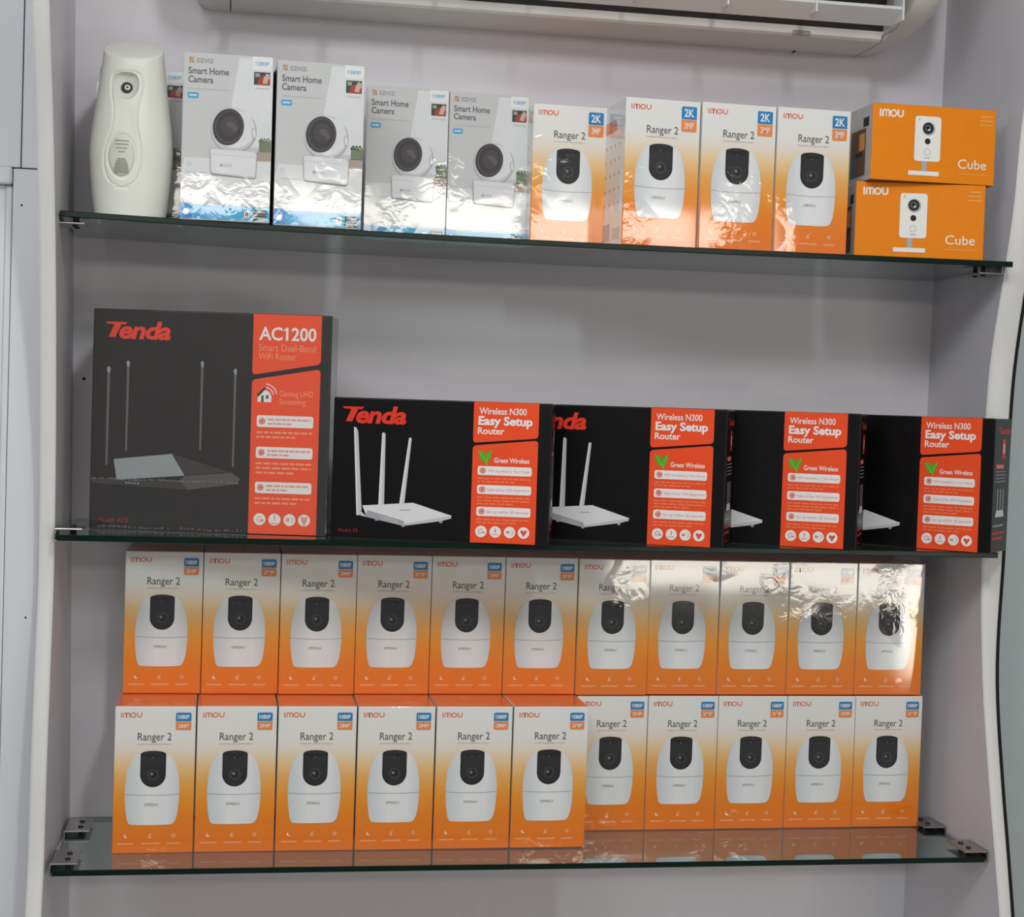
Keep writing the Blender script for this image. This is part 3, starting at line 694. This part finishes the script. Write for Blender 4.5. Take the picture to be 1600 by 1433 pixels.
def n300_meshes():
    mb = MB(); carton_body(mb, NW_, ND, NH, M_NBLACK, M_NBLACK, M_NBLACK, .0015)
    a = front_art(mb, NW_, ND, NH)
    tenda(a, .040, .336, .822, .945, M_NRED)
    a.text('Model: F3', .035, .125, .043, .068, M_DRED, bold=.01)
    r = right_art(mb, NW_, ND, NH)
    r.text('Tenda', .22, .92, .885, .935, M_NRED, 1, bold=.02, shear=.1); r.rect(.48, .70, .68, .845, M_NRED, 1); r.rect(.54, .74, .62, .81, M_NW, 2)
    r.rect(.14, .625, .62, .66, M_NRED, 1); r.text('N300', .18, .58, .633, .652, M_NW, 2)
    for i in range(4): r.dashes(.14, .75, .605 - i * .025, .007, M_ROUT3, 1, seed=i)
    for u in (.30, .47, .64): r.stroke([(u, .31), (u, .475)], .03, M_ROUT, 1)
    r.poly([(.18, .265), (.72, .265), (.66, .315), (.24, .315)], M_ROUT, 2)
    r.dashes(.08, .72, .20, .016, M_ROUT3, 1, seed=5); r.dashes(.08, .80, .145, .018, M_NRED, 1, seed=6); r.dashes(.08, .70, .105, .018, M_NRED, 1, seed=7); r.dashes(.08, .50, .045, .014, M_DRED, 1, seed=8)
    c = mb.mesh('carton')
    mb = MB(); a = front_art(mb, NW_, ND, NH)
    q = lambda x, y: ((x - 75) / 1394, 1 - (y - 112 - .018 * (x - 80)) / 858)
    P = lambda pts, m, k: a.poly([q(*t) for t in pts], m, k)
    P([(275, 772), (600, 750), (848, 825), (540, 880), (305, 835)], M_ROUT, 3)
    P([(300, 832), (540, 868), (848, 822), (845, 842), (785, 858), (545, 892), (250, 830), (255, 800)], M_ROUT2, 2)
    P([(310, 800), (545, 862), (545, 884), (300, 838)], M_ROUT3, 4)
    for i in range(14): P([(395 + i * 8, 832 + i * 1.8), (399 + i * 8, 833 + i * 1.8), (399 + i * 8, 850 + i * 1.9), (395 + i * 8, 849 + i * 1.9)], M_ROUT2, 5)
    for x, y in ((370, 855), (540, 890), (780, 862)): P([(x - 10, y - 6), (x + 12, y - 6), (x + 10, y + 8), (x - 8, y + 8)], M_ROUT3, 3)
    P([(515, 795), (585, 792), (584, 797), (516, 800)], M_ROUT3, 4)
    P([(208, 293), (222, 295), (236, 320), (272, 795), (268, 830), (240, 832)], M_ROUT2, 5); P([(208, 293), (216, 294), (252, 831), (240, 832)], M_ROUT, 6)
    P([(390, 330), (400, 323), (412, 335), (415, 765), (378, 768)], M_ROUT2, 5); P([(390, 330), (398, 325), (396, 767), (378, 768)], M_ROUT, 6)
    P([(562, 358), (572, 352), (580, 360), (545, 755), (512, 760)], M_ROUT2, 5); P([(562, 358), (570, 353), (530, 758), (512, 760)], M_ROUT, 6)
    p = mb.mesh('product_picture')
    mb = MB(); a = front_art(mb, NW_, ND, NH)
    spec = dict(cl=.707, cr=.752, ll=.688, lr=.737, heads=[('Wireless N300', .085, .81, .912, .957, .012), ('Easy Setup', .075, .905, .838, .895, .035), ('Router', .07, .475, .772, .818, .018), ('Green Wireless', .335, .875, .572, .606, .014)],
                pills=[(.482, .545, 'WiFi Anywhere in Your House'), (.348, .412, 'Stable & Fast WiFi Experience'), (.192, .257, 'Set up within 30 seconds')], lines=[2, 3, 2], ls=.0225, lh=.011, cv=.082)
    feature_panel(a, .642, .9386, False, spec)
    U = lambda t: .642 + .2966 * t
    a.poly([(U(.085), .657), (U(.13), .652), (U(.175), .648), (U(.205), .625), (U(.215), .595), (U(.21), .566), (U(.175), .574), (U(.135), .585), (U(.105), .610), (U(.09), .635)], M_LEAF, 3)
    a.poly([(U(.300), .660), (U(.25), .652), (U(.215), .636), (U(.20), .608), (U(.208), .575), (U(.232), .556), (U(.238), .575), (U(.27), .595), (U(.29), .625)], M_LEAF, 4)
    a.stroke([(U(.10), .648), (U(.16), .612), (U(.212), .566), (U(.235), .553)], .0035, M_LEAF2, 5); a.stroke([(U(.290), .652), (U(.24), .612), (U(.214), .568)], .003, M_LEAF2, 5)
    f = mb.mesh('feature_panel')
    return c, p, f
NM = n300_meshes(); N_PARTS = ('carton', 'product_picture', 'feature_panel'); nproto = None
for x, y, a, lab in ((.3346, -.2120, .2440, 'black router box showing three whole antennas, right of the large router box'), (.5790, -.1590, .4240, 'second low black router box, two antennas showing'),
                     (.7655, -.1425, .4800, 'third low black router box, its antennas covered by the one before'), (.9850, -.0965, .7300, 'rightmost black router box, overhanging the shelf and showing its side')):
    loc, rz = place(NW_, ND, x, y, a, cr(S2, x + .15) + .0003)
    if nproto is None: nproto = box_thing('router_box', NM, N_PARTS, loc, rz, lab, 'box', 'low black router boxes on the middle shelf')
    else: tag(copy_thing(nproto, loc, rz), lab, 'box', 'low black router boxes on the middle shelf')

AW, AD, AH = .3001, .0750, .2776
mb = MB(); carton_body(mb, AW, AD, AH, M_ABLACK, M_ABLACK, M_ABLACK, .0018); a = front_art(mb, AW, AD, AH)
tenda(a, .05, .327, .868, .948, M_NREDW)
a.text('Model: AC8', .04, .165, .033, .053, M_DREDW, bold=.01)
am = mb.mesh('carton')
mb = MB(); a = front_art(mb, AW, AD, AH)
q = lambda x, y: ((x - 203) / 1208, 1 - (y - 132 - .045 * (x - 207)) / 1122)
P = lambda pts, m, k: a.poly([q(*t) for t in pts], m, k)
for x, y0, y1, w in ((285, 430, 930, 9), (383, 402, 860, 8), (758, 410, 860, 8), (926, 450, 950, 8)):
    P([(x - w * .6, y0 + 12), (x - w * .3, y0), (x + w * .8, y0 + 4), (x + w, y0 + 22), (x + w * .7, y1), (x - w * .5, y1)], M_AG1, 2)
    P([(x - w, y0 + 8), (x, y0 - 4), (x + w * 1.2, y0 + 6), (x + w, y0 + 30), (x - w * .4, y0 + 28)], M_AG2, 3)
P([(322, 900), (616, 878), (684, 990), (340, 1006)], M_AG2, 4)
P([(616, 878), (905, 972), (915, 978), (684, 992)], M_AG3, 3)
P([(684, 990), (915, 974), (965, 1008), (955, 1036), (700, 1062), (660, 1012)], M_AG4, 3)
P([(210, 992), (340, 1000), (660, 1012), (700, 1040), (696, 1062), (215, 1020)], M_AG3, 2)
for i in range(5): P([(385 + i * 15, 1018 + i), (394 + i * 15, 1018 + i), (394 + i * 15, 1026 + i), (385 + i * 15, 1026 + i)], M_AG2, 4)
ap = mb.mesh('product_picture')
mb = MB(); a = front_art(mb, AW, AD, AH)
spec = dict(cl=.722, cr=.778, ll=.700, lr=.756, heads=[('AC1200', .088, .925, .882, .938, .02), ('Smart Dual-Band', .088, .92, .832, .862, -1), ('WiFi Router', .088, .64, .793, .823, -1), ('Gaming UHD', .41, .90, .628, .654, -1), ('Streaming', .41, .79, .592, .618, -1)],
            pills=[(.487, .54, ''), (.346, .397, ''), (.187, .238, '')], lines=[2, 3, 2], ls=.021, lh=.009, cv=.068)
feature_panel(a, .670, .956, True, spec)
U = lambda t: .670 + .286 * t
a.poly([(U(.09), .60), (U(.29), .60), (U(.29), .632), (U(.19), .66), (U(.09), .632)], M_NWW, 3); a.poly([(U(.07), .632), (U(.19), .668), (U(.21), .66), (U(.10), .624)], M_AG3, 4); a.rect(U(.14), .60, U(.18), .63, M_AG1, 4); a.rect(U(.21), .615, U(.25), .632, M_AG1, 4)
for rr in (.022, .036, .05): a.ring(U(.20), .630, rr - .004, rr, M_NWW, 3, .15, 1.5, 12)
af = mb.mesh('feature_panel')
loc, rz = place(AW, AD, .0343, -.1556, .1716, cr(S2, .18) + .0003)
rb_big = box_thing('router_box', (am, ap, af), N_PARTS, loc, rz, 'large near-square dark router box in shiny film, beside lower black boxes', 'box', None)

M_SEAMF = plain('crimped_film', (150, 144, 132), .18, noise=.25, scale=400)
rs_ = random.Random(5)
for z0, hh, xa, xb, n_ in ((.0625, .0026, -.49, .13, 84), (.0022, .0030, -.46, .18, 70)):      # crimped film seams: rows of tiny ridges
    mb = MB()
    for i in range(n_):
        x = AW * (xa + (xb - xa) * (i + rs_.uniform(-.2, .2)) / n_); h_ = hh * rs_.uniform(.5, 1.1); z_ = z0 + .0006 * math.sin(i * .21)
        if rs_.random() < .18: continue
        mb.box(x - .00042, x + .00042, -AD / 2 - .0011, -AD / 2 - .0002, z_, z_ + h_, M_SEAMF, .0002, 1)
    mb.build('film_seam', rb_big)['label'] = 'crimped clear film seam'

# ---------------------------------------------------------------- air freshener
FX, FY, FZ = .0785, -.2010, cr(S1, .08)
HW = [(0, .0420), (.011, .0440), (.035, .0468), (.060, .0490), (.084, .0500), (.108, .0481), (.140, .0437), (.172, .0394), (.203, .0363), (.21, .0355)]
HD = [(0, .034), (.05, .037), (.10, .0385), (.14, .0365), (.18, .0325), (.204, .029), (.21, .028)]
GRV = [(.0345, 0), (.041, .0135), (.052, .020), (.066, .0222), (.079, .0220), (.090, .0198), (.104, .0155), (.117, .0138), (.130, .0142), (.143, .0168), (.155, .0186), (.164, .0184), (.174, .0160), (.182, .0098), (.186, 0)]
def grv_c(z): return -.0085 + .0035 * max(0, min(1, (z - .07) / .09))
def body_pt(th, z):
    w = cr(HW, z); d = cr(HD, z); n = 2.3
    c, s = math.cos(th), math.sin(th)
    return w * math.copysign(abs(c) ** (2 / n), c), d * math.copysign(abs(s) ** (2 / n), s)
def dent(x, z):
    dd = 0.0
    if .03 < z < .19:
        hw = cr(GRV, z); e = abs(x - grv_c(z)) - hw
        g = .0016
        if hw > .002:
            k = 1.0
            dd += .0019 * math.exp(-(e / .0011) ** 2) * k
            if e < 0: dd += .0022 * (1 - math.exp(e / .004)) * math.exp(-((z - .115) / .035) ** 2)   # waist dished inwards
        # end caps of the groove
        for zc, hwc in ((.0345, 0), (.186, 0)):
            if abs(z - zc) < .0022 and abs(x - grv_c(z)) < .008: dd += .0010 * math.exp(-((z - zc) / .0011) ** 2)
        # bowl round the nozzle
        r2 = ((x + .0065) / .0150) ** 2 + ((z - .160) / .0185) ** 2
        if r2 < 1.25: dd += .0125 * max(0, 1 - r2 / 1.1) ** .8
        # oval battery window seat
        r2 = ((x + .0095) / .0165) ** 2 + ((z - .0725) / .0255) ** 2
        if r2 < 1.5: dd += .0010 * math.exp(-((math.sqrt(r2) - 1.0) / .08) ** 2)
    return dd
M_FRESH = plain('ivory_plastic', (232, 234, 224), .38, noise=.015, scale=8)
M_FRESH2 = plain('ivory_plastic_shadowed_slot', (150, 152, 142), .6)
M_FRESH3 = plain('pale_window_plastic', (218, 221, 208), .3)
root = empty('air_freshener', (FX, FY, FZ + .0002), 0.0)
tag(root, 'tall ivory automatic air freshener at left end of top shelf', 'air freshener')
def tilt(p):
    """the lid slopes down towards the front"""
    x, y, z = p; t = max(0, min(1, (z - .165) / .041)); t = t * t * (3 - 2 * t)
    return (x, y, z + .56 * y * t)
mb = MB(); rows = []
NT = 420; NZ = 230
th = []
for i in range(NT):      # more samples over the front
    t = i / NT; th.append(2 * math.pi * t - .42 * math.sin(2 * (2 * math.pi * t)) * 0 )
# dense over the front half (angles pi..2pi), coarse behind
th = [math.pi * i / 60 for i in range(60)] + [math.pi + math.pi * i / 300 for i in range(300)]
for j in range(NZ + 1):
    z = .2065 * j / NZ; r = []
    for t in th:
        x, y = body_pt(t, z)
        if y < 0:
            y += dent(x, z)
        if j == 0: x *= .97; y *= .97
        r.append((x, y, z))
    rows.append([tilt(p) for p in r])
# rounded shoulder and gently domed lid
for k, sc, dz in ((1, .99, .0010), (2, .965, .0016), (3, .90, .0020), (4, .6, .0026), (5, .3, .0029), (6, .02, .0030)):
    rows.append([tilt((x * sc, y * sc, .2065 + dz)) for x, y in (body_pt(t, .2065) for t in th)])
mb.grid([r for r in rows], M_FRESH, True, True)
mb.face([p for p in reversed(rows[0])], M_FRESH)
bo = mb.build('housing', root)
# nozzle
def fy(x, z):
    w = cr(HW, z); d = cr(HD, z); n = 2.3
    return -d * max(0, 1 - abs(x / w) ** n) ** (1 / n)
nx, nz = -.0060, .1565; ny = fy(nx, nz) + .0112
mb = MB(); mb.cyl((nx, ny, nz), (0, -1, .1), .0072, .0024, M_SCREW, 28, .0066); nzl = mb.build('nozzle', root); nzl['label'] = 'dark spray nozzle'
mb = MB(); mb.cyl((nx + .0008, ny - .0024, nz), (0, -1, .1), .0034, .0016, M_FRESH, 20, .0030); mb.cyl((nx + .0008, ny - .0041, nz + .0002), (0, -1, .1), .0014, .0004, M_SCREW, 12); mb.build('valve', nzl)
# oval window with sound slots
mb = MB(); ox, oz = -.0095, .0725
R = []
for k in range(9):
    f = [1.0, .99, .95, .85, .7, .5, .3, .12, .01][k]; lift = [-.0006, .0006, .0012, .0015, .0016, .0017, .0018, .0018, .0018][k]
    R.append([(ox + .0150 * f * math.cos(t), fy(ox + .0150 * f * math.cos(t), oz + .0240 * f * math.sin(t)) - lift, oz + .0240 * f * math.sin(t)) for t in [2 * math.pi * i / 48 for i in range(48)]])
mb.grid(R, M_FRESH3, True, True); win = mb.build('battery_window', root)
def slot(x0, x1, z, h):
    mb = MB(); n = 10; lo = []; hi = []
    for i in range(n + 1):
        x = x0 + (x1 - x0) * i / n; y = fy(x, z) - .0021
        lo.append((x, y, z - h / 2)); hi.append((x, y, z + h / 2))
    mb.grid([lo, hi], M_FRESH2, False)
    return mb
mb = MB()
for zz, hwid in ((.0905, .0082), (.0862, .0082), (.0815, .0068), (.0770, .0040)):
    s_ = slot(ox - hwid, ox + hwid, zz, .0011); mb.add(s_.v, s_.f, M_FRESH2)
mb.build('slots', win)
mb = MB()
for i in range(7):
    zz = .0528 + i * .0026; hwid = .0086 * math.sqrt(max(.08, 1 - (i / 7.2) ** 2)); s_ = slot(ox - hwid, ox + hwid, zz, .0018); mb.add(s_.v, s_.f, M_FRESH2)
mb.build('slots', win)
# side button
mb = MB()
mb.box(-.0442, -.036, -.004, .004, .1440, .1650, M_FRESH, .0018, 3); mb.build('side_button', root)

# ---------------------------------------------------------------- air conditioner over the shelves
M_ACW = plain('aircon_white', (228, 226, 220), .35, noise=.015, scale=5)
M_ACF = plain('aircon_flap', (222, 226, 226), .3)
M_ACD = plain('aircon_duct_dark', (44, 42, 42), .7)
AX0, AX1, ZB = .147, 1.150, 1.1010
root = empty('air_conditioner', ((AX0 + AX1) / 2, 0, ZB)); ac = root
tag(root, 'white split air conditioner on the back wall above the boxes', 'air conditioner')
OX = (AX0 + AX1) / 2
def ac_prof(lift, inset):
    return [(-.0005, lift), (-.06, lift - .001), (-.10, lift), (-.15, lift + .008), (-.195, lift + .030), (-.222 + inset, lift + .065), (-.232 + inset, lift + .11), (-.232 + inset, .26), (-.20 + inset, .295), (-.0005, .30)]
def ac_cap(x_in, x_out, sgn, name, rad):
    mb = MB(); rows = []
    n = 12
    for i in range(n + 1):
        s_ = i / n; x = x_in + (x_out - x_in) * math.sin(s_ * math.pi / 2); k = abs(x - x_in) / abs(x_out - x_in)
        f = max(0, (abs(x - x_in) - (abs(x_out - x_in) - rad)) / rad); lift = rad * (1 - math.sqrt(max(0, 1 - f * f)))
        rows.append([(x - OX, y, z) for y, z in ac_prof(lift, lift * .35)])
    if sgn < 0: rows = [r[::-1] for r in rows]
    mb.grid(rows, M_ACW, True)
    last = rows[-1]; mb.face(last if sgn > 0 else last, M_ACW)
    mb.face([p for p in (rows[0][::-1])], M_ACW)
    return mb.build(name, ac)
ac_cap(1.086, AX1, 1, 'end_cap', .058)
ac_cap(.192, AX0, -1, 'end_cap', .020)
mb = MB(); xs = (.1935, 1.0845)
prof = [(-.0005, 0), (-.06, -.001), (-.098, 0), (-.102, .003), (-.103, .008)]
mb.grid([[(x - OX, y, z) for y, z in prof] for x in xs], M_ACW, False)
duct = [(-.103, .008), (-.105, .013), (-.125, .085), (-.165, .095), (-.215, .085)]
mb.grid([[(x - OX, y, z) for y, z in duct[:2]] for x in xs], M_ACW, False); mb.grid([[(x - OX, y, z) for y, z in duct[1:]] for x in xs], M_ACD, False)
front = [(-.215, .085), (-.224, .088), (-.232, .11), (-.232, .26), (-.20, .295), (-.0005, .30), (-.0005, 0)]
mb.grid([[(x - OX, y, z) for y, z in front] for x in xs], M_ACW, False)
for x, s_ in ((xs[0], 1), (xs[1], -1)):
    q_ = [(x - OX, y, z) for y, z in [(-.103, .008)] + duct[1:] + [(-.21, .03), (-.15, .008)]]
    mb.face(q_, M_ACW)
# seam tick under the housing
mb.box(.99 - OX, .9915 - OX, -.012, -.002, -.0016, 0, M_DARK); mb.box(.955 - OX, .980 - OX, -.1045, -.1015, .001, .007, M_FRESH2)
mb.build('housing', ac)
mb = MB()      # opened air flap
pts = [(-.183, .0035), (-.1855, .0012), (-.2130, .0175), (-.2140, .0205), (-.2110, .0220)]
mb.grid([[(x - OX, y, z) for y, z in pts + [pts[0]]] for x in (.205, 1.0700)], M_ACF, False)
for x, rev in ((.205, 0), (1.0700, 1)): mb.face([(x - OX, y, z) for y, z in (pts[::-1] if rev else pts)], M_ACF)
fl = mb.build('air_flap', ac)
mb = MB(); pts = [(-.180, .044), (-.182, .0415), (-.212, .058), (-.210, .061)]
mb.grid([[(x - OX, y, z) for y, z in pts + [pts[0]]] for x in (.205, 1.0600)], M_ACF, False); mb.build('inner_flap', ac)
for i in range(8):
    x = 1.0675 - i * .120
    mb = MB(); mb.box(x - .0011 - OX, x + .0011 - OX, -.216, -.186, .006 if i else .003, .075, M_ACF)
    mb.build('vane', ac)
